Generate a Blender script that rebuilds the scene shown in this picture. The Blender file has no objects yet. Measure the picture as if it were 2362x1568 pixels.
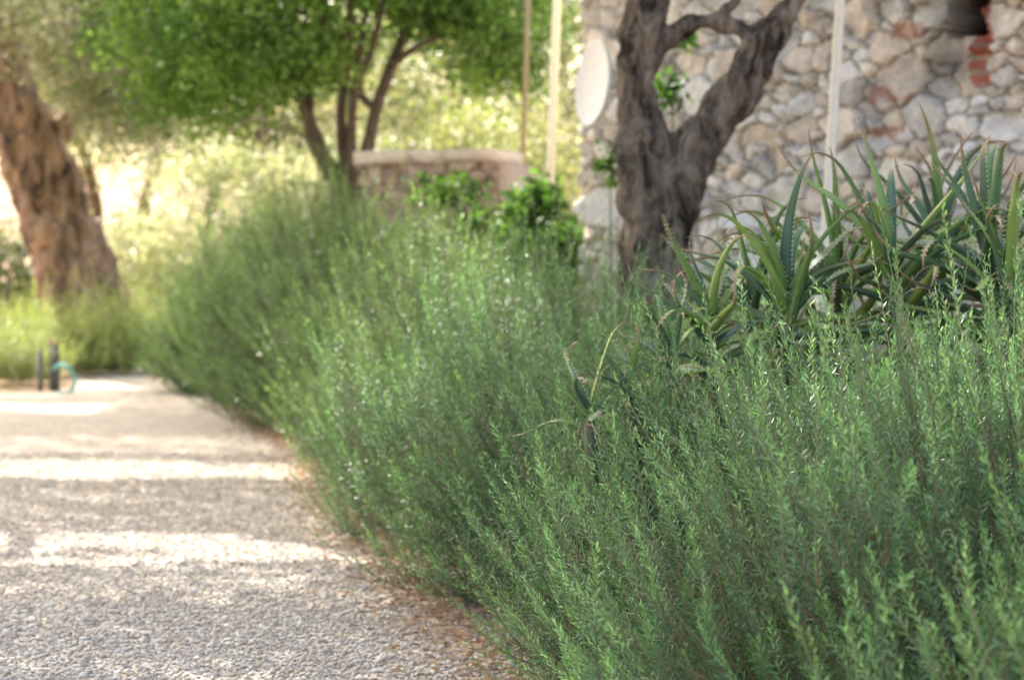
import bpy, math, numpy as np
from mathutils import Vector
rng=np.random.default_rng(7)
scn=bpy.context.scene
F=2133.0; CH=1.1; HY=270.0
SUN=np.array([-0.45,0.70,0.80]); SUN/=np.linalg.norm(SUN)
def W(px,py,d): return np.array([(px-512)/F*d, d, CH-(py-HY)/F*d])
# ---------------------------------------------------------------- helpers
def nrm(a): return a/np.maximum(np.linalg.norm(a,axis=-1,keepdims=True),1e-9)
def vnoise(p,seed=0):
    p=np.asarray(p,float); i=np.floor(p).astype(np.int64); f=p-i; f=f*f*(3-2*f)
    def h(a):
        n=(a[...,0]*73856093)^(a[...,1]*19349663)^(a[...,2]*83492791)^(seed*2654435)
        n=(n^(n>>13))*1274126177; n=n&0x7fffffff; n=((n^(n>>15))*668265263)&0x7fffffff
        return (n%100003)/100003.0
    r=0
    for dx in (0,1):
        for dy in (0,1):
            for dz in (0,1):
                w=(f[...,0] if dx else 1-f[...,0])*(f[...,1] if dy else 1-f[...,1])*(f[...,2] if dz else 1-f[...,2])
                r=r+w*h(i+np.array([dx,dy,dz]))
    return r
def fbm(p,seed=0,o=4):
    s=0;a=.5;t=0
    for k in range(o):
        s=s+a*vnoise(np.asarray(p)*2**k+17.3*k,seed+k); t+=a; a*=.5
    return s/t
def empty(name,loc=(0,0,0)):
    e=bpy.data.objects.new(name,None); e.empty_display_size=.2; scn.collection.objects.link(e); return e
def mesh(name,V,Fc,mat,col=None,smooth=False,parent=None):
    V=np.asarray(V,np.float32); me=bpy.data.meshes.new(name)
    if not isinstance(Fc,(list,tuple)): Fc=[Fc]
    Fc=[np.asarray(f,np.int32) for f in Fc if len(f)]
    me.vertices.add(len(V)); me.vertices.foreach_set('co',V.ravel())
    idx=np.concatenate([f.ravel() for f in Fc]); tot=np.concatenate([np.full(len(f),f.shape[1],np.int32) for f in Fc])
    st=np.concatenate([[0],np.cumsum(tot)[:-1]]).astype(np.int32)
    me.loops.add(len(idx)); me.loops.foreach_set('vertex_index',idx)
    me.polygons.add(len(tot)); me.polygons.foreach_set('loop_start',st); me.polygons.foreach_set('loop_total',tot)
    if smooth: me.polygons.foreach_set('use_smooth',np.ones(len(tot),bool))
    if col is not None:
        c=np.ones((len(V),4),np.float32); c[:,:3]=col
        a=me.color_attributes.new('Col','FLOAT_COLOR','POINT'); a.data.foreach_set('color',c.ravel())
    me.update(calc_edges=True); me.validate()
    me.materials.append(mat)
    o=bpy.data.objects.new(name,me); scn.collection.objects.link(o)
    if parent: o.parent=parent
    return o
class Acc:
    def __init__(s): s.V=[];s.Q=[];s.T=[];s.C=[];s.n=0
    def add(s,V,Fc,C):
        V=np.asarray(V).reshape(-1,3); C=np.broadcast_to(np.asarray(C,float),(len(V),3))
        Fc=np.asarray(Fc); (s.Q if Fc.shape[1]==4 else s.T).append(Fc+s.n); s.V.append(V); s.C.append(C); s.n+=len(V)
    def build(s,name,mat,smooth=False,parent=None):
        f=[]
        if s.Q: f.append(np.concatenate(s.Q))
        if s.T: f.append(np.concatenate(s.T))
        return mesh(name,np.concatenate(s.V),f,mat,np.concatenate(s.C),smooth,parent)
def cards(P,D,L,Wd,S=None):
    n=len(P); D=nrm(D)
    if S is None: S=nrm(np.cross(D,rng.normal(size=(n,3))))
    L=np.broadcast_to(L,(n,))[:,None]; Wd=np.broadcast_to(Wd,(n,))[:,None]
    V=np.stack([P,P+D*L*.45+S*Wd*.5,P+D*L,P+D*L*.45-S*Wd*.5],1).reshape(-1,3)
    return V,np.arange(n*4).reshape(-1,4)
def catmull(P,n):
    P=np.asarray(P,float); Q=np.vstack([2*P[0]-P[1],P,2*P[-1]-P[-2]]); out=[]
    for i in range(1,len(Q)-2):
        for t in np.linspace(0,1,n,endpoint=False):
            a,b,c,d=Q[i-1],Q[i],Q[i+1],Q[i+2]
            out.append(.5*((2*b)+(-a+c)*t+(2*a-5*b+4*c-d)*t*t+(-a+3*b-3*c+d)*t**3))
    out.append(P[-1]); return np.array(out)
def tube(P,R,seg=12,sub=6,flute=0,seed=0,cap=True):
    A=catmull(np.column_stack([np.asarray(P,float),R]),sub); C=A[:,:3]; R=np.maximum(A[:,3],.0008)
    T=nrm(np.gradient(C,axis=0)); ref=np.array([1,0,0.]) if abs(T[0,0])<.8 else np.array([0,1.,0])
    a=nrm(np.cross(T[0],ref)); fr=[]
    for t in T:
        a=a-t*np.dot(a,t); a=a/np.linalg.norm(a); fr.append((a,np.cross(t,a)))
    th=np.linspace(0,2*np.pi,seg,endpoint=False); V=[]
    for k,(c,r,(a,b)) in enumerate(zip(C,R,fr)):
        rr=np.full(seg,r)
        if flute:
            s=k*.12
            rr=r*(1+flute*(.5*np.sin(3*th+s+seed)+.35*np.sin(5*th-s*1.6+seed*2)+.25*np.sin(9*th+s*2)))
            q=np.column_stack([np.cos(th)*2,np.sin(th)*2,np.full(seg,k*.25+seed*9)])
            rr=rr*(1+flute*1.6*(fbm(q,seed)-.5))
        V.append(c+rr[:,None]*(np.cos(th)[:,None]*a+np.sin(th)[:,None]*b))
    V=np.concatenate(V); n=len(C); i=np.arange(seg); j=(i+1)%seg
    Fq=np.concatenate([np.column_stack([k*seg+i,k*seg+j,(k+1)*seg+j,(k+1)*seg+i]) for k in range(n-1)])
    Ft=None
    if cap:
        V=np.vstack([V,C[0],C[-1]]); m=n*seg
        Ft=np.concatenate([np.column_stack([j,i,np.full(seg,m)]),np.column_stack([(n-1)*seg+i,(n-1)*seg+j,np.full(seg,m+1)])])
    return V,Fq,Ft
def add_tube(acc,P,R,col,**k):
    V,Fq,Ft=tube(P,R,**k); n0=acc.n
    acc.add(V,Fq,col)
    if Ft is not None: acc.T.append(Ft+n0)
# ---------------------------------------------------------------- materials
def newmat(name):
    m=bpy.data.materials.new(name); m.use_nodes=True; nt=m.node_tree; nt.nodes.clear(); return m,nt,nt.nodes,nt.links
def leafmat(name,trans=.4,rough=.45,spec=.4,tint=(1.25,1.3,.6)):
    m,nt,N,L=newmat(name)
    o=N.new('ShaderNodeOutputMaterial'); at=N.new('ShaderNodeAttribute'); at.attribute_name='Col'
    p=N.new('ShaderNodeBsdfPrincipled'); p.inputs['Roughness'].default_value=rough; p.inputs['Specular IOR Level'].default_value=spec
    t=N.new('ShaderNodeBsdfTranslucent'); mx=N.new('ShaderNodeMixShader'); mx.inputs[0].default_value=trans
    mu=N.new('ShaderNodeVectorMath'); mu.operation='MULTIPLY'; mu.inputs[1].default_value=tint
    L.new(at.outputs['Color'],p.inputs['Base Color']); L.new(at.outputs['Color'],mu.inputs[0]); L.new(mu.outputs[0],t.inputs['Color'])
    L.new(p.outputs[0],mx.inputs[1]); L.new(t.outputs[0],mx.inputs[2]); L.new(mx.outputs[0],o.inputs[0]); return m
def attmat(name,rough=.85,nscale=30,bump=.4,bdist=.01,stretch=(1,1,1),vary=.5):
    m,nt,N,L=newmat(name)
    o=N.new('ShaderNodeOutputMaterial'); at=N.new('ShaderNodeAttribute'); at.attribute_name='Col'
    p=N.new('ShaderNodeBsdfPrincipled'); p.inputs['Roughness'].default_value=rough; p.inputs['Specular IOR Level'].default_value=.25
    tc=N.new('ShaderNodeTexCoord'); mp=N.new('ShaderNodeMapping'); mp.inputs['Scale'].default_value=stretch
    n1=N.new('ShaderNodeTexNoise'); n1.inputs['Scale'].default_value=nscale; n1.inputs['Detail'].default_value=6; n1.inputs['Roughness'].default_value=.65
    mr=N.new('ShaderNodeMapRange'); mr.inputs['From Min'].default_value=.3; mr.inputs['From Max'].default_value=.7
    mr.inputs['To Min'].default_value=1-vary; mr.inputs['To Max'].default_value=1+vary*.6
    mu=N.new('ShaderNodeVectorMath'); mu.operation='SCALE'
    b=N.new('ShaderNodeBump'); b.inputs['Strength'].default_value=bump; b.inputs['Distance'].default_value=bdist
    L.new(tc.outputs['Object'],mp.inputs[0]); L.new(mp.outputs[0],n1.inputs['Vector']); L.new(n1.outputs[0],mr.inputs[0])
    L.new(at.outputs['Color'],mu.inputs[0]); L.new(mr.outputs[0],mu.inputs['Scale']); L.new(mu.outputs[0],p.inputs['Base Color'])
    L.new(n1.outputs[0],b.inputs['Height']); L.new(b.outputs[0],p.inputs['Normal']); L.new(p.outputs[0],o.inputs[0]); return m
def groundmat(name,c1,c2,c3,scale,bump=.6,bd=.01):
    m,nt,N,L=newmat(name)
    o=N.new('ShaderNodeOutputMaterial'); p=N.new('ShaderNodeBsdfPrincipled'); p.inputs['Roughness'].default_value=.9; p.inputs['Specular IOR Level'].default_value=.2
    tc=N.new('ShaderNodeTexCoord'); v=N.new('ShaderNodeTexVoronoi'); v.inputs['Scale'].default_value=scale
    n=N.new('ShaderNodeTexNoise'); n.inputs['Scale'].default_value=1.3; n.inputs['Detail'].default_value=5
    r=N.new('ShaderNodeValToRGB'); r.color_ramp.elements[0].position=.35; r.color_ramp.elements[1].position=.65
    r.color_ramp.elements[0].color=(*c1,1); r.color_ramp.elements[1].color=(*c2,1)
    sp=N.new('ShaderNodeSeparateColor'); mr=N.new('ShaderNodeMapRange'); mr.inputs['To Min'].default_value=.5; mr.inputs['To Max'].default_value=1.35
    mu=N.new('ShaderNodeVectorMath'); mu.operation='SCALE'
    mxc=N.new('ShaderNodeMix'); mxc.data_type='RGBA'; n2=N.new('ShaderNodeTexNoise'); n2.inputs['Scale'].default_value=9; n2.inputs['Detail'].default_value=4
    m2=N.new('ShaderNodeMapRange'); m2.inputs['From Min'].default_value=.5; m2.inputs['From Max'].default_value=.75
    L.new(tc.outputs['Object'],v.inputs['Vector']); L.new(tc.outputs['Object'],n.inputs['Vector']); L.new(tc.outputs['Object'],n2.inputs['Vector'])
    L.new(n.outputs[0],r.inputs[0]); L.new(v.outputs['Color'],sp.inputs[0]); L.new(sp.outputs[0],mr.inputs[0])
    L.new(n2.outputs[0],m2.inputs[0]); L.new(m2.outputs[0],mxc.inputs[0]); L.new(r.outputs[0],mxc.inputs[6]); mxc.inputs[7].default_value=(*c3,1)
    L.new(mxc.outputs[2],mu.inputs[0]); L.new(mr.outputs[0],mu.inputs['Scale']); L.new(mu.outputs[0],p.inputs['Base Color'])
    b=N.new('ShaderNodeBump'); b.inputs['Strength'].default_value=bump; b.inputs['Distance'].default_value=bd; b.invert=True
    L.new(v.outputs['Distance'],b.inputs['Height']); L.new(b.outputs[0],p.inputs['Normal']); L.new(p.outputs[0],o.inputs[0]); return m
M_ros=leafmat('rosemary_needles',.3,.45,.4,(1.25,1.25,.6))
M_leaf=leafmat('tree_leaves',.4,.55,.25,(1.2,1.2,.6))
M_olive=leafmat('olive_leaves',.38,.45,.4,(1.15,1.15,.75))
M_aloe=attmat('aloe_skin',.42,25,.1,.003,vary=.15)
M_bark=attmat('olive_bark',.9,14,1.0,.03,(1,1,.28),vary=.7)
M_bark2=attmat('tree_bark',.9,20,.7,.01,(1,1,.3),vary=.4)
M_stone=attmat('stone',.9,35,.6,.008,vary=.25)
M_paint=attmat('painted_metal',.5,40,.1,.002,vary=.12)
M_core=attmat('bush_inner_twigs',.95,40,1,.03,vary=.8)
M_gravel=groundmat('gravel',(.50,.44,.365),(.56,.505,.43),(.42,.345,.265),75,.8,.012)
M_soil=groundmat('dry_soil',(.36,.24,.15),(.30,.20,.12),(.36,.30,.16),40,.6,.02)
M_peb=attmat('pebbles',.85,60,.2,.002,vary=.2)
# ---------------------------------------------------------------- ground, path
EY=np.array([-3,3,4,5,6,8.2,10,12.7,15,17.6,20,21.9,24]); EX=np.array([1.4,.5,.3,.12,-.05,-.47,-.8,-1.17,-1.7,-2.22,-2.9,-3.5,-4.3])
def edge(y): return np.interp(y,EY,EX)
def terr(x,y):
    r=np.clip(y-27,0,None); l=np.clip(-x-14,0,None)
    return .10*r*np.clip(1-r/260,0.3,1)+.05*l
gx=np.concatenate([np.linspace(-400,-20,20),np.linspace(-18,18,37),np.linspace(20,400,20)])
gy=np.concatenate([np.linspace(-200,-10,12),np.linspace(-8,60,69),np.linspace(65,500,30)])
X,Y=np.meshgrid(gx,gy); V=np.column_stack([X.ravel(),Y.ravel(),terr(X,Y).ravel()])
nx=len(gx);ny=len(gy); i,j=np.meshgrid(np.arange(nx-1),np.arange(ny-1)); a=(j*nx+i).ravel()
mesh('ground',V,np.column_stack([a,a+1,a+nx+1,a+nx]),M_soil,smooth=True)
ys=np.linspace(-3,24,110); xr=edge(ys)+.12+.06*np.sin(ys*5)+.04*np.sin(ys*13)
xl=np.where(ys<18.8,-9,np.interp(ys,[18.8,20,24],[-4.3,-4.1,-4.9]))
V=[];
for t in np.linspace(0,1,8): V.append(np.column_stack([xl+(xr-xl)*t,ys,np.full(len(ys),.004)]))
V=np.concatenate(V); n=len(ys); k,m_=np.meshgrid(np.arange(n-1),np.arange(7)); a=(m_*n+k).ravel()
mesh('gravel_path',V,np.column_stack([a,a+n,a+n+1,a+1]),M_gravel)
n=42000
py_=4.8+ (rng.random(n)**1.5)*8; px_=-.255*py_+rng.random(n)*(edge(py_)+.2+.255*py_)
s=rng.uniform(.0035,.009,n)*(1+(rng.random(n)<.06)*.8)
octv=np.array([[1,0,0],[0,1,0],[-1,0,0],[0,-1,0],[0,0,.6],[0,0,-.5]])
octf=np.array([[0,1,4],[1,2,4],[2,3,4],[3,0,4],[1,0,5],[2,1,5],[3,2,5],[0,3,5]])
th=rng.random(n)*6.28; ov=octv[None]*(1+.5*(rng.random((n,6,3))-.5))
ov[:,:,0]*=rng.uniform(.8,1.5,(n,1))
x=ov[...,0]*np.cos(th)[:,None]-ov[...,1]*np.sin(th)[:,None]; y=ov[...,0]*np.sin(th)[:,None]+ov[...,1]*np.cos(th)[:,None]
V=np.stack([x,y,ov[...,2]],-1)*s[:,None,None]+np.stack([px_,py_,np.full(n,.006)],-1)[:,None]
pal=np.array([[.62,.56,.48],[.54,.46,.38],[.38,.34,.30],[.70,.65,.58],[.48,.40,.31]])
C=pal[rng.integers(0,5,n)]*rng.uniform(.8,1.15,(n,1))
mesh('gravel',V.reshape(-1,3),(octf[None]+6*np.arange(n)[:,None,None]).reshape(-1,3),M_peb,np.repeat(C,6,0))
n=16000; y=rng.uniform(4,22,n); x=edge(y)+rng.normal(.0,.12,n)
P=np.column_stack([x,y,rng.uniform(.008,.04,n)]); D=nrm(rng.normal(size=(n,3))*[1,1,.25])
V,Q=cards(P,D,rng.uniform(.02,.05,n),rng.uniform(.005,.014,n))
lc=np.array([[.42,.25,.15],[.40,.28,.17],[.50,.38,.24],[.26,.17,.11]])[rng.integers(0,4,n)]
mesh('dry_leaf_litter',V,Q,leafmat('dry_leaves',.2,.7,.2,(1,1,1)),np.repeat(lc,4,0))
# ---------------------------------------------------------------- rosemary
def sprigs(acc,B,D0,Ls,K,nl,nw,cd,cl,bend=.5,stem=.0018,age_shade=None):
    n=len(B); U=np.array([0,0,1.]); t=np.linspace(.04,1,K)[None,:,None]
    Bn=nrm(U[None]*bend+rng.normal(size=(n,3))*.2)*bend
    Lx=Ls[:,None,None]
    pos=B[:,None]+Lx*(D0[:,None]*t*.85+Bn[:,None]*t*t*.6)
    T=nrm(D0[:,None]*.85+Bn[:,None]*t*1.2)
    ref=nrm(rng.normal(size=(n,1,3))); a=nrm(np.cross(T,ref)); b=np.cross(T,a)
    ph=(np.arange(K)*2.4)[None,:]+rng.random((n,1))*6.28+rng.normal(size=(n,K))*.3
    al=np.radians(64-40*t[...,0]**3)+rng.normal(size=(n,K))*.14
    out=a*np.cos(ph)[...,None]+b*np.sin(ph)[...,None]
    d=nrm(T*np.cos(al)[...,None]+out*np.sin(al)[...,None])
    ln=nl*(1-.5*t[...,0]**4)*rng.uniform(.7,1.15,(n,K)); wd=np.broadcast_to(nw*rng.uniform(.75,1.25,(n,K)),(n,K))
    S=nrm(np.cross(d,T)+.4*rng.normal(size=d.shape))
    V,Q=cards(pos.reshape(-1,3),d.reshape(-1,3),ln.ravel(),wd.ravel(),S.reshape(-1,3))
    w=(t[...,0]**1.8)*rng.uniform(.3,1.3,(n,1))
    if age_shade is not None: w=w*age_shade[:,None]
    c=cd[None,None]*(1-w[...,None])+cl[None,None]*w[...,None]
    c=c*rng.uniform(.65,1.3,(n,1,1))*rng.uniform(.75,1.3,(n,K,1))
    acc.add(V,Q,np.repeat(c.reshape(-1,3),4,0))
    m=5; tt=np.linspace(-.25,.97,m)[None,:,None]
    c0=B[:,None]+Lx*(D0[:,None]*tt*.85+Bn[:,None]*tt*np.abs(tt)*.6)
    rad=stem*np.linspace(1.3,.5,m)[None,:,None]
    ring=[]
    A0=a[:,:1]; B0=b[:,:1]
    for q in (0,2.09,4.19): ring.append(c0+rad*(A0*np.cos(q)+B0*np.sin(q)))
    R=np.stack(ring,2).reshape(n,m*3,3)
    f=[]
    for k in range(m-1):
        for q in range(3): f.append([k*3+q,k*3+(q+1)%3,(k+1)*3+(q+1)%3,(k+1)*3+q])
    f=np.array(f)[None]+(np.arange(n)*m*3)[:,None,None]
    sc=np.linspace(0,1,m)[None,:,None]; stc=np.array([.28,.20,.14])*(1-sc)+np.array([.24,.28,.14])*sc
    stc=np.repeat(np.broadcast_to(stc,(n,m,3)),3,1).reshape(-1,3)
    acc.add(R.reshape(-1,3),f.reshape(-1,4),stc)
def ico(n=24,m=14):
    u=np.linspace(0,2*np.pi,n,endpoint=False); v=np.linspace(-.3,np.pi/2,m)
    U,Vv=np.meshgrid(u,v); P=np.column_stack([(np.cos(Vv)*np.cos(U)).ravel(),(np.cos(Vv)*np.sin(U)).ravel(),np.sin(Vv).ravel()])
    q=[[j*n+i,j*n+(i+1)%n,(j+1)*n+(i+1)%n,(j+1)*n+i] for j in range(m-1) for i in range(n)]
    return P,np.array(q)
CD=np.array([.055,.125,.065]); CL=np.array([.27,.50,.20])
def bush(cx,cy,rx,ry,h,n,K,nl,nw,ls=(.22,.42),seed=1,cd=CD,cl=CL,stem=.0018,smin=.55,amp=1.15,spread=.24,zup=.6,core=True):
    e=empty('rosemary_bush')
    d=nrm(rng.normal(size=(int(n*1.9),3))); d=d[d[:,2]>-.12][:n]; n=len(d)
    ln_=fbm(d*2.9+seed*3.1,seed,3)-.5
    lump=1+amp*ln_
    lm=(ls[0]+ls[1])/2*.8
    s=1-(1-smin)*rng.random(n)**1.7
    ax=np.array([rx-lm*.45,ry-lm*.45,h-lm*.95-.05])
    P=d*ax*(s*lump)[:,None]; P[:,2]=np.maximum(P[:,2]+.06,.02); P+=[cx,cy,0]
    out=nrm(d*[1/rx,1/ry,1/h])
    D0=nrm(out*.75+np.array([0,0,zup])+rng.normal(size=(n,3))*spread)
    L=rng.uniform(ls[0],ls[1],n)*rng.choice([.6,.8,1.0,1.0,1.25,1.5],n)
    age_shade=np.clip((s-smin)/(1-smin),0,1)**.8*.75+.35       # inner needles older, and darkened by depth to paint in shade
    acc=Acc(); sprigs(acc,P,D0,L,K,nl,nw,cd,cl,stem=stem,age_shade=age_shade)
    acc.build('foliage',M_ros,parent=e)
    if core:
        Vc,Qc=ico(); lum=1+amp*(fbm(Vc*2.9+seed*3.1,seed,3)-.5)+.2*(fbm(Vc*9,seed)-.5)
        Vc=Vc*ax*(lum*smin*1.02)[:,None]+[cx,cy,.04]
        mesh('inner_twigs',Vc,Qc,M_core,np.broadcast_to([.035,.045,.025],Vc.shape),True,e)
    return e
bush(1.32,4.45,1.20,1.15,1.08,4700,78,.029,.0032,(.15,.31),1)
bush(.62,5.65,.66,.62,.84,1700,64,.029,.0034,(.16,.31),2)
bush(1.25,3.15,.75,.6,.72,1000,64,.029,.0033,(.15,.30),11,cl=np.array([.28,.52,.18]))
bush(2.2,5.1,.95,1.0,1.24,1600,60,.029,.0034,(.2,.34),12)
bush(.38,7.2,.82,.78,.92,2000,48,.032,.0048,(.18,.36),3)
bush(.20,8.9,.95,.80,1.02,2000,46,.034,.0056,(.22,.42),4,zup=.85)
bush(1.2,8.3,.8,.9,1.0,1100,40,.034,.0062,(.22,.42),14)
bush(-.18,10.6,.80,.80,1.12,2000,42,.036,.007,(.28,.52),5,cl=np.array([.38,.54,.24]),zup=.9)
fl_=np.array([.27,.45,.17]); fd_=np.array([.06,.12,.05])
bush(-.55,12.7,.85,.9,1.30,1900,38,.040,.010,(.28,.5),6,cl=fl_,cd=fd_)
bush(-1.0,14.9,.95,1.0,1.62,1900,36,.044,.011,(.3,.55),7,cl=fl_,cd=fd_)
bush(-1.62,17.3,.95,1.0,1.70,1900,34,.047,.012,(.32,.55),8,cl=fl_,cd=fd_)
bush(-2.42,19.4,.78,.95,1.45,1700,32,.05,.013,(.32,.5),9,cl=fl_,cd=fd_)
yl=np.array([.52,.60,.24]); yd=np.array([.26,.33,.12])  # sunlit brightness painted into the needle colour of the far-left bushes
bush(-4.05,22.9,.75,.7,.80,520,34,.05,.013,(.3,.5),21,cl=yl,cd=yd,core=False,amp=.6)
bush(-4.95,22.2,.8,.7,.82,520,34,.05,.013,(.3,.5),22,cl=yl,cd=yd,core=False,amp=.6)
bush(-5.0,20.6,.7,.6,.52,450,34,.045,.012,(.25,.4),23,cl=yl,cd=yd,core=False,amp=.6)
# ---------------------------------------------------------------- aloe
aloe=empty('aloe_plant'); acc=Acc()
def aleaf(base,az,el,L,w,curl,col,tipc=.8):
    n=16; t=np.linspace(0,1,n); h=np.array([math.cos(az),math.sin(az),0]); U=np.array([0,0,1.])
    side=np.array([-math.sin(az),math.cos(az),0]); side=nrm(side+rng.normal(size=3)*.25)
    ang=el-curl*t**1.4+rng.normal()*.1+ (tipc*np.clip(t-.7,0,1)*5*.9)*rng.choice([-1,-1,1,.3])
    st=(h[None]*np.cos(ang)[:,None]+U*np.sin(ang)[:,None])*(L/n)
    yaw=rng.normal()*.55; st+=side*(yaw*t**1.5)[:,None]*(L/n)
    C=base+np.cumsum(st,0); T=nrm(st); S=nrm(side-T*(T@side)[:,None]); N=np.cross(T,S); N*=np.sign(N[:,2:3].sum()+1e-6)
    ww=w*.5*(1-t**1.15)**.95*(1-.1*(1-t)**4)+.0011; th=ww*.42+.0008
    rings=np.stack([C+S*ww[:,None]+N*(ww*.3)[:,None],C+N*(-.05*ww)[:,None],C-S*ww[:,None]+N*(ww*.3)[:,None],C-S*(ww*.6)[:,None]-N*(th*.8)[:,None],C-N*(th*1.25)[:,None],C+S*(ww*.6)[:,None]-N*(th*.8)[:,None]],1)
    V=rings.reshape(-1,3); i=np.arange(6); j=(i+1)%6
    Fq=np.concatenate([np.column_stack([k*6+i,k*6+j,(k+1)*6+j,(k+1)*6+i]) for k in range(n-1)])
    k=np.clip((t-.70)/.2,0,1)[:,None]; cc=col*(1-k)+np.array([.30,.18,.12])*k
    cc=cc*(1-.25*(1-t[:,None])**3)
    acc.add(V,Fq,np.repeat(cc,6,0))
    nt=int(L*.85/.014); 
    tt=np.linspace(.06,.9,nt)
    for sgn,rk in ((1,0),(-1,2)):
        e=rings[:,rk]; p=np.column_stack([np.interp(tt,t,e[:,q]) for q in range(3)])
        Tp=nrm(np.column_stack([np.interp(tt,t,T[:,q]) for q in range(3)])); Sp=nrm(np.column_stack([np.interp(tt,t,S[:,q]) for q in range(3)]))*sgn
        a=p-Tp*.0032-Sp*.001; b=p+Tp*.0032-Sp*.001; c=p+Sp*.0062+Tp*.004
        acc.add(np.stack([a,b,c],1).reshape(-1,3),np.arange(nt*3).reshape(-1,3),np.repeat(np.tile(np.array([[.42,.46,.20]]),(nt,1)),3,0))
def rosette(px,py,d,n,L,w,drop=.28):
    b=W(px,py,d); g=np.array([b[0]+rng.normal()*.05,b[1]+.08,.0]); ax=nrm(b-g+[rng.normal()*.15,0,0])
    add_tube(acc,[g,(g+b)/2+[.03,0,-.05],b-ax*.05],[.022,.02,.016],(.10,.09,.06),seg=8,sub=4)
    for i in range(n):
        f=i/n; az=i*2.4+rng.normal()*.3; el=math.radians(5+72*f**1.2)+rng.normal()*.2
        Li=L*rng.uniform(.75,1.25)*(1-.15*f)
        c=np.array([[.10,.19,.09],[.16,.27,.085],[.23,.34,.09],[.11,.19,.12],[.085,.15,.09]])[rng.integers(0,5)]*rng.uniform(.8,1.15)
        dead=(f<.25 and rng.random()<.4)
        if dead: c=np.array([.32,.21,.13])
        aleaf(b-ax*drop*(1-f)**1.3,az,el,Li,w*rng.uniform(.75,1.1)*(.6 if dead else 1),rng.uniform(.1,1.5)*(1-.5*f)+(.8 if dead else 0),c)
rosette(785,286,5.95,32,.41,.040); rosette(885,266,6.1,38,.48,.046); rosette(985,246,6.0,38,.46,.047)
rosette(1055,255,6.1,28,.45,.044); rosette(712,315,5.95,26,.32,.032,.22); rosette(838,276,6.35,32,.46,.042); rosette(940,240,6.5,32,.44,.044); rosette(1010,280,5.75,26,.36,.038)
rosette(750,292,6.2,22,.42,.036)
rosette(625,385,5.75,14,.26,.024,.14); rosette(590,405,5.6,9,.24,.020,.08); rosette(672,350,5.8,15,.27,.027,.12)
aloe_o=acc.build('leaves',M_aloe,True,aloe)
# ---------------------------------------------------------------- near olive tree (forked)
def pts(L,d,dy=0): 
    P=[];R=[]
    for q in L:
        dd=d+(q[3] if len(q)>3 else 0); P.append(W(q[0],q[1],dd)); R.append(q[2]/F*dd)
    return P,R
OL=empty('olive_shade_tree'); acc=Acc(); bc=(.21,.175,.145)
d0=9.5
for L,fl,sd in (([(650,530,54),(650,470,42),(652,380,34),(655,290,32),(654,225,33),(647,170,32),(638,120,22),(636,75,19),(644,25,22),(652,-40,20),(640,-110,16),(620,-190,11)],.15,1),
             ([(668,235,22),(678,190,26),(695,150,24),(716,120,22),(739,87,22),(760,50,20),(780,22,15),(798,-5,11),(815,-60,9),(850,-170,7)],.12,2),
             ([(646,66,11),(664,44,11),(684,28,9),(706,21,8),(730,27,8),(748,36,9),(766,44,12)],.08,3),
             ([(716,22,7),(726,8,7),(738,-4,5)],.05,4),([(636,420,22,-.05),(636,330,17,-.09),(628,260,12,-.05)],.1,5),([(674,430,24,-.05),(678,320,16,-.06),(678,240,13)],.1,6)):
    P,R=pts(L,d0); add_tube(acc,P,R,bc,seg=40,sub=10,flute=fl,seed=sd)
o=acc.build('trunk',M_bark,True,OL)
r=o.modifiers.new('Remesh','REMESH'); r.mode='VOXEL'; r.voxel_size=.012; r.use_smooth_shade=True
tx=bpy.data.textures.new('barkclouds','CLOUDS'); tx.noise_scale=.09; tx.noise_depth=4
dm=o.modifiers.new('Displace','DISPLACE'); dm.texture=tx; dm.strength=.065; dm.mid_level=.5
def barkplain(name,c,sc=16):
    m,nt,N,L=newmat(name); o=N.new('ShaderNodeOutputMaterial'); p=N.new('ShaderNodeBsdfPrincipled'); p.inputs['Roughness'].default_value=.9; p.inputs['Specular IOR Level'].default_value=.2
    tc=N.new('ShaderNodeTexCoord'); mp=N.new('ShaderNodeMapping'); mp.inputs['Scale'].default_value=(1,1,.35)
    n1=N.new('ShaderNodeTexNoise'); n1.inputs['Scale'].default_value=sc; n1.inputs['Detail'].default_value=8; n1.inputs['Roughness'].default_value=.7; n1.inputs['Distortion'].default_value=.8
    rp=N.new('ShaderNodeValToRGB'); rp.color_ramp.elements[0].position=.38; rp.color_ramp.elements[1].position=.64
    rp.color_ramp.elements[0].color=(c[0]*.14,c[1]*.13,c[2]*.13,1); rp.color_ramp.elements[1].color=(c[0]*2.0,c[1]*2.0,c[2]*2.0,1)
    q=rp.color_ramp.elements.new(.5); q.color=(*c,1)
    b=N.new('ShaderNodeBump'); b.inputs['Strength'].default_value=1; b.inputs['Distance'].default_value=.05
    L.new(tc.outputs['Object'],mp.inputs[0]); L.new(mp.outputs[0],n1.inputs['Vector']); L.new(n1.outputs[0],rp.inputs[0]); L.new(rp.outputs[0],p.inputs['Base Color'])
    L.new(n1.outputs[0],b.inputs['Height']); L.new(b.outputs[0],p.inputs['Normal']); L.new(p.outputs[0],o.inputs[0]); return m
o.data.materials.clear(); o.data.materials.append(barkplain('grey_olive_bark',(.155,.125,.10),12))
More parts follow.
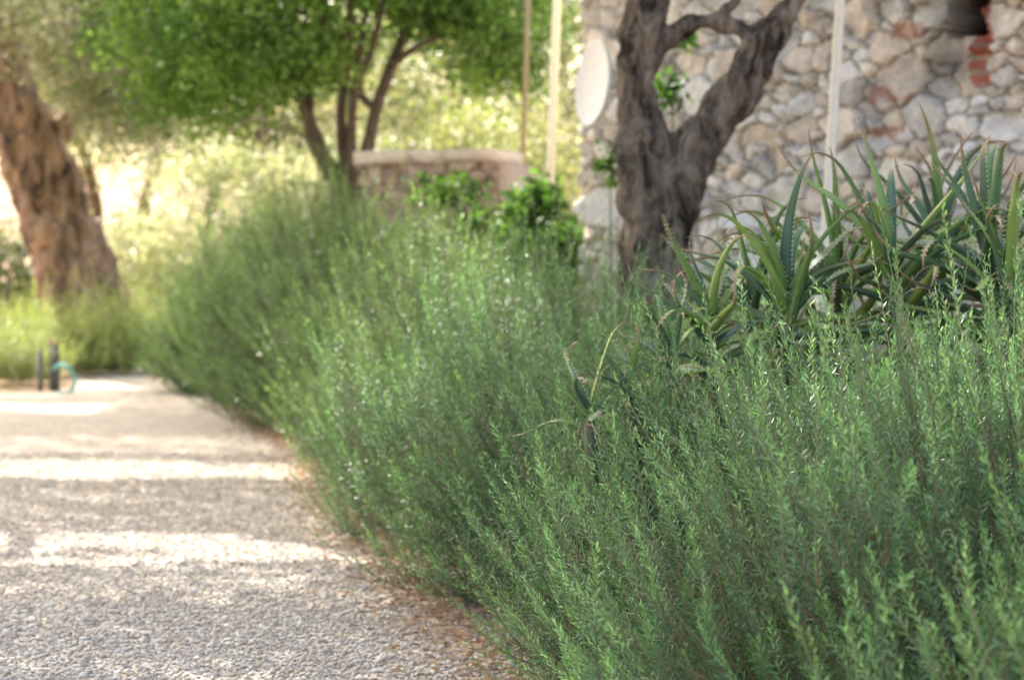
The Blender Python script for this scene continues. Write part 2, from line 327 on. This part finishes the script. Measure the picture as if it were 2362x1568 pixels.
# ---------------------------------------------------------------- canopy light-gap logic
def lit(gx_,gy_):
    """ground zones where crown leaves are left out so sunlight lands"""
    q=np.column_stack([gx_*1.3,gy_*3.0,np.zeros(len(gx_))]); nz=fbm(q,5,3)-.5
    y=gy_+nz*1.1+.10*gx_
    z=(gx_<-.4)&(y>7.9)&(y<8.8)
    z|=(gx_<-1.0)&(y>10.8)&(y<12.1)
    z|=(gx_<-3.2)&(y>16.0)&(y<17.4)
    z|=(gx_<-3.0)&(gy_>19.4)&(gy_<24.8)
    n2=vnoise(np.column_stack([gx_*2.6,gy_*2.6,np.ones(len(gx_))]),9)
    z|=(gx_>-.5)&(gx_<.7)&(gy_>7.6)&(gy_<10.2)&(n2>.30)
    z|=(gx_>-2.9)&(gx_<-1.3)&(gy_>17.6)&(gy_<20)&(n2>.30)
    z|=(gx_>-1.2)&(gx_<.4)&(gy_>13)&(gy_<16)&(n2>.6)
    z|=(gx_>.9)&(gx_<2.3)&(gy_>2.8)&(gy_<4.4)&(n2>.50)
    return z
def ground_proj(P): return P[:,0]-SUN[0]/SUN[2]*P[:,2], P[:,1]-SUN[1]/SUN[2]*P[:,2]
def canopy(parent,c,R,rz,dens,L=.14,Wd=.08,col=(.18,.21,.12),clump=.30):
    n=int(dens*math.pi*R*R); r=np.sqrt(rng.random(n)); a=rng.random(n)*6.283
    z=rng.uniform(-1,1,n)*np.sqrt(np.clip(1-r*r,.05,1))
    P=np.column_stack([c[0]+R*r*np.cos(a),c[1]+R*r*np.sin(a),c[2]+rz*z])
    g=ground_proj(P); k=~lit(*g); k&=fbm(P*1.6,3,2)>clump  # leaves cut away to shape the sun streaks below
    P=P[k]; n=len(P); V,Q=cards(P,rng.normal(size=(n,3)),L*rng.uniform(.6,1.2,n),Wd*rng.uniform(.6,1.2,n))
    C=np.array(col)*rng.uniform(.7,1.3,(n,1)); mesh('foliage',V,Q,M_olive,np.repeat(C,4,0),parent=parent)
canopy(OL,(.3,10.8,4.7),2.3,.7,520)
def shade_tree(bx,by,c,R,dens=660):  # unseen olive tree, added to shade path and hedge
    e=empty('olive_shade_tree'); acc=Acc(); add_tube(acc,[(bx,by,-.1),(bx+.1,by,1.2),((bx*2+c[0])/3,(by*2+c[1])/3,2.8),(c[0]*.6+bx*.4,c[1]*.6+by*.4,4.2)],[.3,.24,.18,.1],bc,seg=20,flute=.1)
    for k in range(6):
        a=k*1.05; add_tube(acc,[((bx*2+c[0])/3,(by*2+c[1])/3,2.8),(c[0]+R*.35*math.cos(a),c[1]+R*.35*math.sin(a),c[2]-.7),(c[0]+R*.75*math.cos(a),c[1]+R*.75*math.sin(a),c[2])],[.1,.06,.02],bc,seg=8)
    acc.build('trunk',M_bark,True,e); canopy(e,c,R,.7,dens); return e
shade_tree(-4.9,9.0,(-4.3,9.4,6.0),2.7)
shade_tree(-5.6,14.0,(-4.5,14.3,6.0),2.9)
shade_tree(-6.6,18.6,(-5.9,18.7,6.0),2.7)
shade_tree(-7.6,22.0,(-7.2,21.8,6.2),2.2)
shade_tree(-3.4,6.4,(-2.2,7.2,5.8),2.2)
shade_tree(3.9,9.6,(-.9,12.2,6.6),2.6)
# ---------------------------------------------------------------- crowns
def crown(name,parent,cl,nleaf,L,Wd,pal,mat,sig=.28,up=0):
    Ps=[];Cs=[]
    for c,R,k in cl:
        d=nrm(rng.normal(size=(k,3)))*(rng.random((k,1))**.4); cc=np.array(c)+d*np.array(R)
        col=np.array(pal)[rng.integers(0,len(pal),k)]*rng.uniform(.65,1.3,(k,1))
        m=nleaf; P=cc[:,None]+rng.normal(size=(k,m,3))*sig*rng.uniform(.6,1.2,(k,1,1))*np.array([1,1,.75])
        Ps.append(P.reshape(-1,3)); Cs.append(np.repeat(col,m,0))
    P=np.concatenate(Ps); C=np.concatenate(Cs)*rng.uniform(.75,1.25,(len(P),1)); n=len(P)
    g=ground_proj(P); k=(P[:,2]>.05)&~(lit(*g)&(P[:,1]<16))&~((g[0]<-3.2)&(g[1]>19.6)&(g[1]<24.4)&(P[:,1]<28)&(P[:,2]>1.8)); P=P[k]; C=C[k]; n=len(P)  # crowns carved along the sun direction to let light reach chosen zones
    D=nrm(rng.normal(size=(n,3))+[0,0,up]); V,Q=cards(P,D,L*rng.uniform(.6,1.2,n),Wd*rng.uniform(.6,1.2,n))
    return mesh(name,V,Q,mat,np.repeat(C,4,0),parent=parent)
CT=empty('carob_tree'); acc=Acc(); d1=18.0; cb=(.115,.085,.068)
for L in ([(345,380,9),(344,215,8),(328,170,7),(312,135,7),(310,95,5),(322,40,4),(330,-30,3)],
          [(340,380,9),(338,200,8),(322,150,6),(300,100,5),(270,50,4),(240,-20,3)],
          [(348,380,9),(346,200,7),(342,120,5),(347,70,5),(352,0,4),(350,-60,3)],
          [(352,380,9),(352,190,8),(353,130,5),(358,85,5),(372,55,4),(385,0,3)],
          [(356,380,9),(357,190,9),(368,150,7),(377,110,6),(390,70,6),(405,30,5),(425,-30,3)],
          [(377,110,5),(362,95,4),(360,60,4),(368,10,3)],[(392,66,4),(425,45,3),(470,30,2)]):
    P,R=pts(L,d1); P=[p+[0,rng.normal()*.06,0] for p in P]; add_tube(acc,P,R,cb,seg=10,flute=.06)
acc.build('stems',M_bark2,True,CT)
gp=[[.11,.215,.05],[.15,.285,.06],[.06,.125,.035],[.21,.35,.09]]
crown('foliage',CT,[((-2.45,17.9,3.1),(1.05,1.2,.62),95),((-1.3,18.0,3.8),(1.1,1.2,.8),85),((-.3,18.3,3.45),(.75,1.1,.55),55),((-1.7,18.3,4.9),(1.9,1.6,1.1),60),((-1.75,17.8,2.8),(.5,.5,.2),10),((-.05,18.2,2.8),(.35,.5,.2),8),((-2.6,17.8,2.5),(.5,.5,.2),12)],150,.075,.042,gp,M_leaf,.18)
LT=empty('old_olive_tree'); acc=Acc(); d2=24.0; lb=(.22,.16,.12)
for L,fl in (([(94,372,60),(92,330,46),(82,290,39),(70,250,35),(55,210,34),(42,170,34),(28,130,30),(10,80,22),(0,20,18),(-20,-60,12)],.12),
          ([(68,372,24),(60,300,21),(45,240,18),(26,180,17),(4,130,13),(-30,70,10)],.12),([(44,170,16),(64,130,10),(85,95,7),(110,60,5),(140,20,3)],.1),([(114,372,28),(108,320,20),(96,260,14)],.1)):
    P,R=pts(L,d2); add_tube(acc,P,R,lb,seg=36,sub=8,flute=fl,seed=3)
o=acc.build('trunk',barkplain('brown_olive_bark',(.25,.175,.125),6),True,LT)
r=o.modifiers.new('Remesh','REMESH'); r.mode='VOXEL'; r.voxel_size=.03; r.use_smooth_shade=True
tx2=bpy.data.textures.new('barkclouds2','CLOUDS'); tx2.noise_scale=.22; tx2.noise_depth=4
dm=o.modifiers.new('Displace','DISPLACE'); dm.texture=tx2; dm.strength=.17
op=[[.26,.29,.19],[.34,.36,.26],[.17,.19,.12],[.40,.41,.29]]
crown('foliage',LT,[((-5.3,23.0,3.4),(1.6,.9,1.0),130),((-4.3,22.8,3.7),(1.3,.9,1.0),100),((-6.2,22.8,2.9),(.7,.8,.7),50),((-3.9,22.9,2.7),(.5,.6,.5),28),((-5.3,23.6,5.2),(2.4,1.6,1.0),60)],125,.085,.03,op,M_olive,.24)
sp_=[[.42,.44,.28],[.54,.54,.38],[.28,.31,.18],[.20,.24,.12]]
SH=empty('olive_shrub')
crown('foliage',SH,[((-3.5,26.2,1.3),(1.2,.9,1.4),120),((-2.2,26.8,1.5),(1.2,.9,1.4),110),((-.8,26.8,1.6),(.9,.8,1.2),55),((-4.7,26.8,.9),(.8,.8,1.0),45)],110,.085,.035,sp_,M_olive,.22)
acc=Acc()
for k in range(14):
    x=-3.6+.23*k; add_tube(acc,[(x,26.5,0),(x+rng.normal()*.15,26.5,.8),(x+rng.normal()*.3,26.5,1.9)],[.035,.025,.01],lb,seg=6)
acc.build('branches',M_bark2,True,SH)
SH2=empty('olive_shrub')
crown('foliage',SH2,[((.22,20.0,1.5),(.45,.6,1.2),60),((-.4,21.5,2.3),(.5,.6,.5),30)],100,.08,.035,[[.28,.32,.14],[.36,.38,.18],[.20,.24,.11]],M_olive,.2)
acc=Acc()
for k in range(6):
    x=.1+.06*k; add_tube(acc,[(x,20,0),(x+rng.normal()*.1,20,.9),(x+rng.normal()*.3,20.3,2.2)],[.03,.02,.01],lb,seg=6)
acc.build('branches',M_bark2,True,SH2)
BT=empty('background_trees'); bp=[[.33,.36,.19],[.43,.44,.26],[.21,.25,.12],[.50,.49,.32],[.14,.18,.08]]
cl=[]
for k in range(24):
    x=-12+k*.66+rng.normal()*.5; y=rng.uniform(31,40); zb=terr(np.array(x),np.array(y))
    cl.append(((x,y,zb+rng.uniform(1.8,5.0)),(1.7,1.3,1.6),48))
for k in range(18):
    x=-11+k*.75; cl.append(((x,29.5+rng.normal()*.5,.8),(.8,.7,.9),24))
crown('foliage',BT,cl,80,.15,.07,bp,M_olive,.36)
acc=Acc()
for k in range(12):
    x=-11+k*1.15; y=35+rng.normal()*1.5; z=float(terr(np.array(x),np.array(y))); add_tube(acc,[(x,y,z-.1),(x+.2,y,z+1.2),(x+rng.normal()*.5,y,z+3)],[.16,.12,.07],lb,seg=10)
acc.build('trunks',M_bark2,True,BT)
# ---------------------------------------------------------------- stone walls
def stone_face(name,P0,P1,H,res,rad,pal,mortar,seed,parent,z0=0,hole=None,depth=.055,tint=None):
    g=np.random.default_rng(seed); P0=np.array(P0,float);P1=np.array(P1,float); Lw=np.linalg.norm(P1-P0); dr=(P1-P0)/Lw; nr=np.array([dr[1],-dr[0]])
    pts_=[];rs=[]
    VS=1.25
    for r,tries in rad:
        c=g.random((tries,2))*[Lw+.3,(H+.3)*VS]-[.15,.15]
        for q in c:
            if pts_:
                A=np.array(pts_); dd=np.hypot(A[:,0]-q[0],A[:,1]-q[1])
                if (dd<(np.array(rs)+r)*.88).any(): continue
            pts_.append(q); rs.append(r*g.uniform(.9,1.1))
    A=np.array(pts_); Rr=np.array(rs); nu=int(Lw/res);nv=int(H/res)
    ns=len(A); rot=g.normal(size=ns)*.4; asx=g.uniform(.85,1.4,ns)
    u,v=np.meshgrid(np.linspace(0,Lw,nu),np.linspace(0,H,nv)); u=u.ravel();v=v.ravel()
    q3=np.column_stack([u*9,v*9,np.zeros(len(u))]); uw=u+.09*(fbm(q3,seed,4)-.5); vw=(v+.09*(fbm(q3+50,seed,4)-.5))*VS
    F1=np.empty(len(u));F2=np.empty(len(u));ID=np.empty(len(u),int)
    cr,sr=np.cos(rot),np.sin(rot)
    for s in range(0,len(u),20000):
        e=slice(s,s+20000); dx=uw[e,None]-A[None,:,0]; dy=vw[e,None]-A[None,:,1]
        a_=np.abs(dx*cr+dy*sr)/asx; b_=np.abs(-dx*sr+dy*cr)*asx
        D=np.maximum(np.maximum(a_,b_)*.96,(a_+b_)*.74)-Rr
        pt=np.argpartition(D,1,axis=1)[:,:2]; d2_=np.take_along_axis(D,pt,1); o_=np.argsort(d2_,1); d2_=np.take_along_axis(d2_,o_,1); F1[e]=d2_[:,0];F2[e]=d2_[:,1]; ID[e]=np.take_along_axis(pt,o_,1)[:,0]
    ed=F2-F1; m=np.clip((ed-.006)/.028,0,1); m=m*m*(3-2*m)
    tilt=g.normal(size=(ns,2))*.3; off=g.uniform(.2,1.1,ns)
    hgt=m*(depth*off[ID]+tilt[ID,0]*(uw-A[ID,0])+tilt[ID,1]*(vw-A[ID,1]))+.026*(fbm(q3*2.5,seed+3)-.5)+.03*(fbm(q3*.5,seed+8)-.5)
    sc=np.array(pal)[g.integers(0,len(pal),ns)]*g.uniform(.8,1.15,(ns,1))
    mp_=np.clip(m*1.6-.15+.5*(fbm(q3*.8,seed+21)-.5),0,1)
    col=np.array(mortar)*(1-mp_[:,None])+sc[ID]*mp_[:,None]
    col=col*(.62+.76*fbm(q3*1.5,seed+5))[:,None]*(1-.6*((ed<.011)[:,None]))
    if tint is not None: col=tint(u,v,col,ed,ID)
    if hole is not None:
        for (a,b,c,d) in hole:
            k=(u>a+.02*np.sin(v*40))&(u<b+.02*np.sin(v*31))&(v>c)&(v<d); hgt[k]=-.35; col[k]=[.025,.02,.018]  # recess painted near-black, standing in for the shade of its interior
    XY=P0+dr*u[:,None]+nr*hgt[:,None]; V=np.column_stack([XY,v+z0])
    i,j=np.meshgrid(np.arange(nu-1),np.arange(nv-1)); a=(j*nu+i).ravel()
    return mesh(name,V,np.column_stack([a,a+1,a+nu+1,a+nu]),M_stone,np.clip(col,0,.85),False,parent)
def boxv(P0,P1,th,z0,z1,back):
    P0=np.array(P0,float);P1=np.array(P1,float); dr=(P1-P0)/np.linalg.norm(P1-P0); nr=np.array([dr[1],-dr[0]])
    a=P0-nr*back; b=P1-nr*back; c=P1-nr*(back+th); d=P0-nr*(back+th)
    V=[(*a,z0),(*b,z0),(*c,z0),(*d,z0),(*a,z1),(*b,z1),(*c,z1),(*d,z1)]
    return np.array(V),np.array([[0,1,5,4],[1,2,6,5],[2,3,7,6],[3,0,4,7],[4,5,6,7],[3,2,1,0]])
SW=empty('stone_house_wall'); A0=(.42,12.5);A1=(4.6,8.85)
def uv_of(px,py):
    dr=np.array(A1)-np.array(A0); k=(px-512)/F; t=(k*A0[1]-A0[0])/(dr[0]-k*dr[1]); y=A0[1]+dr[1]*t
    return t*np.linalg.norm(dr), CH-(py-HY)/F*y
def tint(u,v,col,ed,ID):
    a,b=uv_of(974,0)[0],uv_of(991,0)[0]; v0=uv_of(980,88)[1]
    k=(u>a+.03*np.sin(v*17))&(u<b+.02*np.sin(v*23))&(v>v0); br=(np.sin(v*95)>-.7); col[k]=np.where(br[k,None],np.array([.46,.17,.12]),np.array([.4,.33,.27]))*(.8+.4*vnoise(np.column_stack([u[k]*30,v[k]*30,u[k]*0])))[:,None]
    for (x0,y0,x1,y1) in ((868,88,915,102),(893,25,928,38),(870,128,905,140)):
        a,b_=uv_of(x0,y0); c,d=uv_of(x1,y1); k=(u>a)&(u<c)&(v<b_)&(v>d)&(ed<.07); col[k]=col[k]*.4+np.array([.44,.19,.13])*.6
    a,b_=uv_of(938,20)[0],uv_of(968,110)[0]; vt=uv_of(950,115)[1]
    w=np.exp(-((u-(a+b_)/2)/.17)**2)*np.clip((v-vt)/.25,0,1)*(.5+.8*vnoise(np.column_stack([u*7,v*7,u*0]),2)); col=col*(1-.6*np.clip(w,0,1)[:,None])
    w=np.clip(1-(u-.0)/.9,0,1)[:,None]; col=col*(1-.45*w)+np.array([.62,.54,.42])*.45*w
    return col
h0=uv_of(948,38);h1=uv_of(985,-30)
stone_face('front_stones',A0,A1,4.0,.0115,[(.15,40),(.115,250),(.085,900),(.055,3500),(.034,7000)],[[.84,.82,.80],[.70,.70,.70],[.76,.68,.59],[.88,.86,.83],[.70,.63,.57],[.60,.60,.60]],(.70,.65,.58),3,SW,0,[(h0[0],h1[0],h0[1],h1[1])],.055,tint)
V,Q=boxv(A0,A1,4.0,-.1,3.97,.45); mesh('house_body',V,Q,M_stone,np.broadcast_to([.5,.43,.34],(8,3)),parent=SW)
V,Q=boxv(A0,(A0[0]+.05,A0[1]-.0437),.45,-.1,3.96,.03); mesh('corner_return',V,Q,M_stone,np.broadcast_to([.55,.48,.38],(8,3)),parent=SW)
RW=empty('stone_retaining_wall'); B0=(-1.2,16.9);B1=(-.1,16.3)
stone_face('stones',B0,B1,1.93,.016,[(.13,50),(.09,300),(.06,900),(.04,1500)],[[.50,.38,.33],[.42,.33,.28],[.56,.45,.39],[.36,.28,.23]],(.42,.32,.27),9,RW)
V,Q=boxv(B0,B1,.55,-.1,1.92,.03); mesh('core',V,Q,M_stone,np.broadcast_to([.42,.34,.28],(8,3)),parent=RW)
g=np.random.default_rng(4); dr=(np.array(B1)-np.array(B0)); Lw=np.linalg.norm(dr); dr/=Lw; s_=0; acc=Acc()
while s_<Lw-.1:
    l=g.uniform(.25,.5); a=np.array(B0)+dr*s_; b=a+dr*(l-.015); V,Q=boxv(a,b,.62+g.uniform(-.05,.05),1.935,1.96+g.uniform(0,.08),-.06+g.uniform(-.02,.02)); V=V+g.normal(size=V.shape)*.008
    acc.add(V,Q,np.array([.76,.68,.58])*g.uniform(.8,1.1)); s_+=l
acc.build('coping',M_stone,False,RW)
# ---------------------------------------------------------------- poles, dish
def pole(px0,py0,px1,py1,d,r,col,name='pergola_pole'):
    p=W(px0,py0,d);q=W(px1,py1,d); dirn=(q-p)/(q[2]-p[2]); b=p-dirn*(p[2]); t=p+dirn*(3.6-p[2])
    e=empty(name); acc=Acc(); add_tube(acc,[b,(b+t)/2,t],[r,r,r],col,seg=14,sub=2); add_tube(acc,[b,b+[0,0,.02]],[r*2.4,r*2.4],col,seg=14,sub=1)
    add_tube(acc,[t,t+[0,0,.04]],[r*1.3,r*1.1],col,seg=14,sub=1)
    acc.build('shaft',M_paint,True,e); return e
pole(551,165,557,0,13.4,.026,(.80,.76,.64)); pole(826,220,839,0,9.9,.023,(.84,.80,.70)); pole(523,160,526,60,17,.022,(.34,.28,.17))
DI=empty('satellite_dish'); c=W(594,84,11.3); nrmv=nrm(np.array([-.90,-.40,.10])); a=nrm(np.cross(nrmv,[0,0,1.])); b=np.cross(a,nrmv)
acc=Acc(); rad=[0,.07,.14,.19,.215,.225,.228,.221,.19,.1,.0]; dep=[-.012,-.010,-.002,.006,.014,.018,.008,-.004,-.022,-.036,-.04]
th=np.linspace(0,2*np.pi,48,endpoint=False); V=[]
for r_,q in zip(rad,dep): V.append(c+nrmv*q+(r_+1e-4)*(np.cos(th)[:,None]*a*.85+np.sin(th)[:,None]*b*1.0))
i=np.arange(48);j=(i+1)%48; Q=np.concatenate([np.column_stack([k*48+i,k*48+j,(k+1)*48+j,(k+1)*48+i]) for k in range(10)])
acc.add(np.concatenate(V),Q,(.72,.71,.70))
back=c-nrmv*.04; wallp=np.array([c[0]+.28,c[1]+.55,c[2]-.05])
add_tube(acc,[back,back-nrmv*.12,wallp],[.018,.018,.018],(.5,.5,.48),seg=10)
acc.build('dish',M_paint,True,DI)
# ---------------------------------------------------------------- ivy shrub, wall vine
IV=empty('climbing_vine_shrub'); ip=[[.065,.155,.035],[.09,.20,.045],[.045,.10,.028],[.12,.24,.055]]
crown('foliage',IV,[((.12,13.2,1.38),(.20,.2,.26),26),((.30,12.8,1.1),(.12,.2,.5),28),((-.12,13.5,1.36),(.22,.2,.10),8),((.05,13.2,.8),(.3,.25,.5),20),((-.40,13.8,1.62),(.2,.2,.06),4),((.18,13.2,.9),(.2,.25,.5),14)],75,.07,.055,ip,M_leaf,.08)
acc=Acc()
for k in range(9):
    x=.05+rng.normal()*.12; add_tube(acc,[(x,13.1,0),(x+rng.normal()*.1,13.1,.7),(x+rng.normal()*.2,13.1,1.6)],[.012,.009,.004],(.2,.15,.1),seg=6)
acc.build('stems',M_bark2,True,IV)
WV=empty('wall_plant'); 
crown('foliage',WV,[(tuple(W(672,92,11.2)),(.07,.05,.10),6),(tuple(W(682,40,11.2)),(.06,.05,.06),3),(tuple(W(610,165,11.6)),(.03,.05,.14),5)],30,.05,.035,ip,M_leaf,.045)
acc=Acc(); add_tube(acc,[W(672,420,11.4),W(676,250,11.3),W(672,92,11.2),W(682,40,11.2)],[.008,.008,.005,.003],(.2,.16,.1),seg=6); add_tube(acc,[W(612,400,11.7),W(611,250,11.6),W(610,150,11.6)],[.008,.006,.003],(.2,.16,.1),seg=6)
acc.build('stems',M_bark2,True,WV)
# ---------------------------------------------------------------- hose and tap
GH=empty('garden_hose'); acc=Acc(); hc=(.16,.50,.42)
P=[W(58,394,19.1)+[0,0,.02],W(68,392,19.1),W(74,384,19.1),W(73,374,19.1),W(67,366,19.1),W(60,364,19.2),W(54,368,19.3)]
add_tube(acc,P,[.018]*len(P),hc,seg=10); acc.build('hose',M_paint,True,GH)
TP=empty('garden_tap'); acc=Acc(); g=(.12,.12,.11)
b=W(54,392,19.4); b[2]=0
add_tube(acc,[b,b+[0,0,.42]],[.05,.045],g,seg=8,sub=2); add_tube(acc,[b+[0,0,.36],b+[.02,-.1,.37],b+[.03,-.14,.31]],[.016,.016,.014],(.35,.28,.15),seg=8)
add_tube(acc,[b+[-.05,-.02,.45],b+[.06,-.02,.45]],[.012,.012],(.35,.1,.08),seg=8,sub=2)
b2=b+[-.13,0,0]; add_tube(acc,[b2,b2+[0,0,.38]],[.025,.025],(.2,.2,.2),seg=8,sub=2)
acc.build('post',M_paint,True,TP)
# ---------------------------------------------------------------- light, world, camera
w=bpy.data.worlds.new('World'); scn.world=w; w.use_nodes=True; N=w.node_tree.nodes; bg=N['Background']
sk=N.new('ShaderNodeTexSky'); sk.sky_type='NISHITA'; sk.sun_disc=False; sk.sun_elevation=math.asin(SUN[2]); sk.sun_rotation=math.atan2(SUN[0],SUN[1]); sk.dust_density=6; sk.air_density=1; sk.ozone_density=1
wm=N.new('ShaderNodeVectorMath'); wm.operation='MULTIPLY'; wm.inputs[1].default_value=(1.05,1.0,.92)
w.node_tree.links.new(sk.outputs[0],wm.inputs[0]); w.node_tree.links.new(wm.outputs[0],bg.inputs[0]); bg.inputs[1].default_value=.68
sl=bpy.data.lights.new('sun','SUN'); sl.energy=14; sl.angle=math.radians(.5); sl.color=(1,.95,.86)
so=bpy.data.objects.new('sun',sl); so.rotation_euler=Vector(SUN).to_track_quat('Z','Y').to_euler(); scn.collection.objects.link(so)
cd_=bpy.data.cameras.new('camera'); cam=bpy.data.objects.new('camera',cd_); scn.collection.objects.link(cam); scn.camera=cam
cam.location=(0,0,CH); cam.rotation_euler=(math.pi/2-math.atan(69.5/F),0,0); cd_.lens=75; cd_.sensor_width=36; cd_.clip_end=1500; cd_.clip_start=.05
cd_.dof.use_dof=True; cd_.dof.focus_distance=4.85; cd_.dof.aperture_fstop=3.7
scn.view_settings.view_transform='Standard'; scn.view_settings.look='None'; scn.view_settings.exposure=0
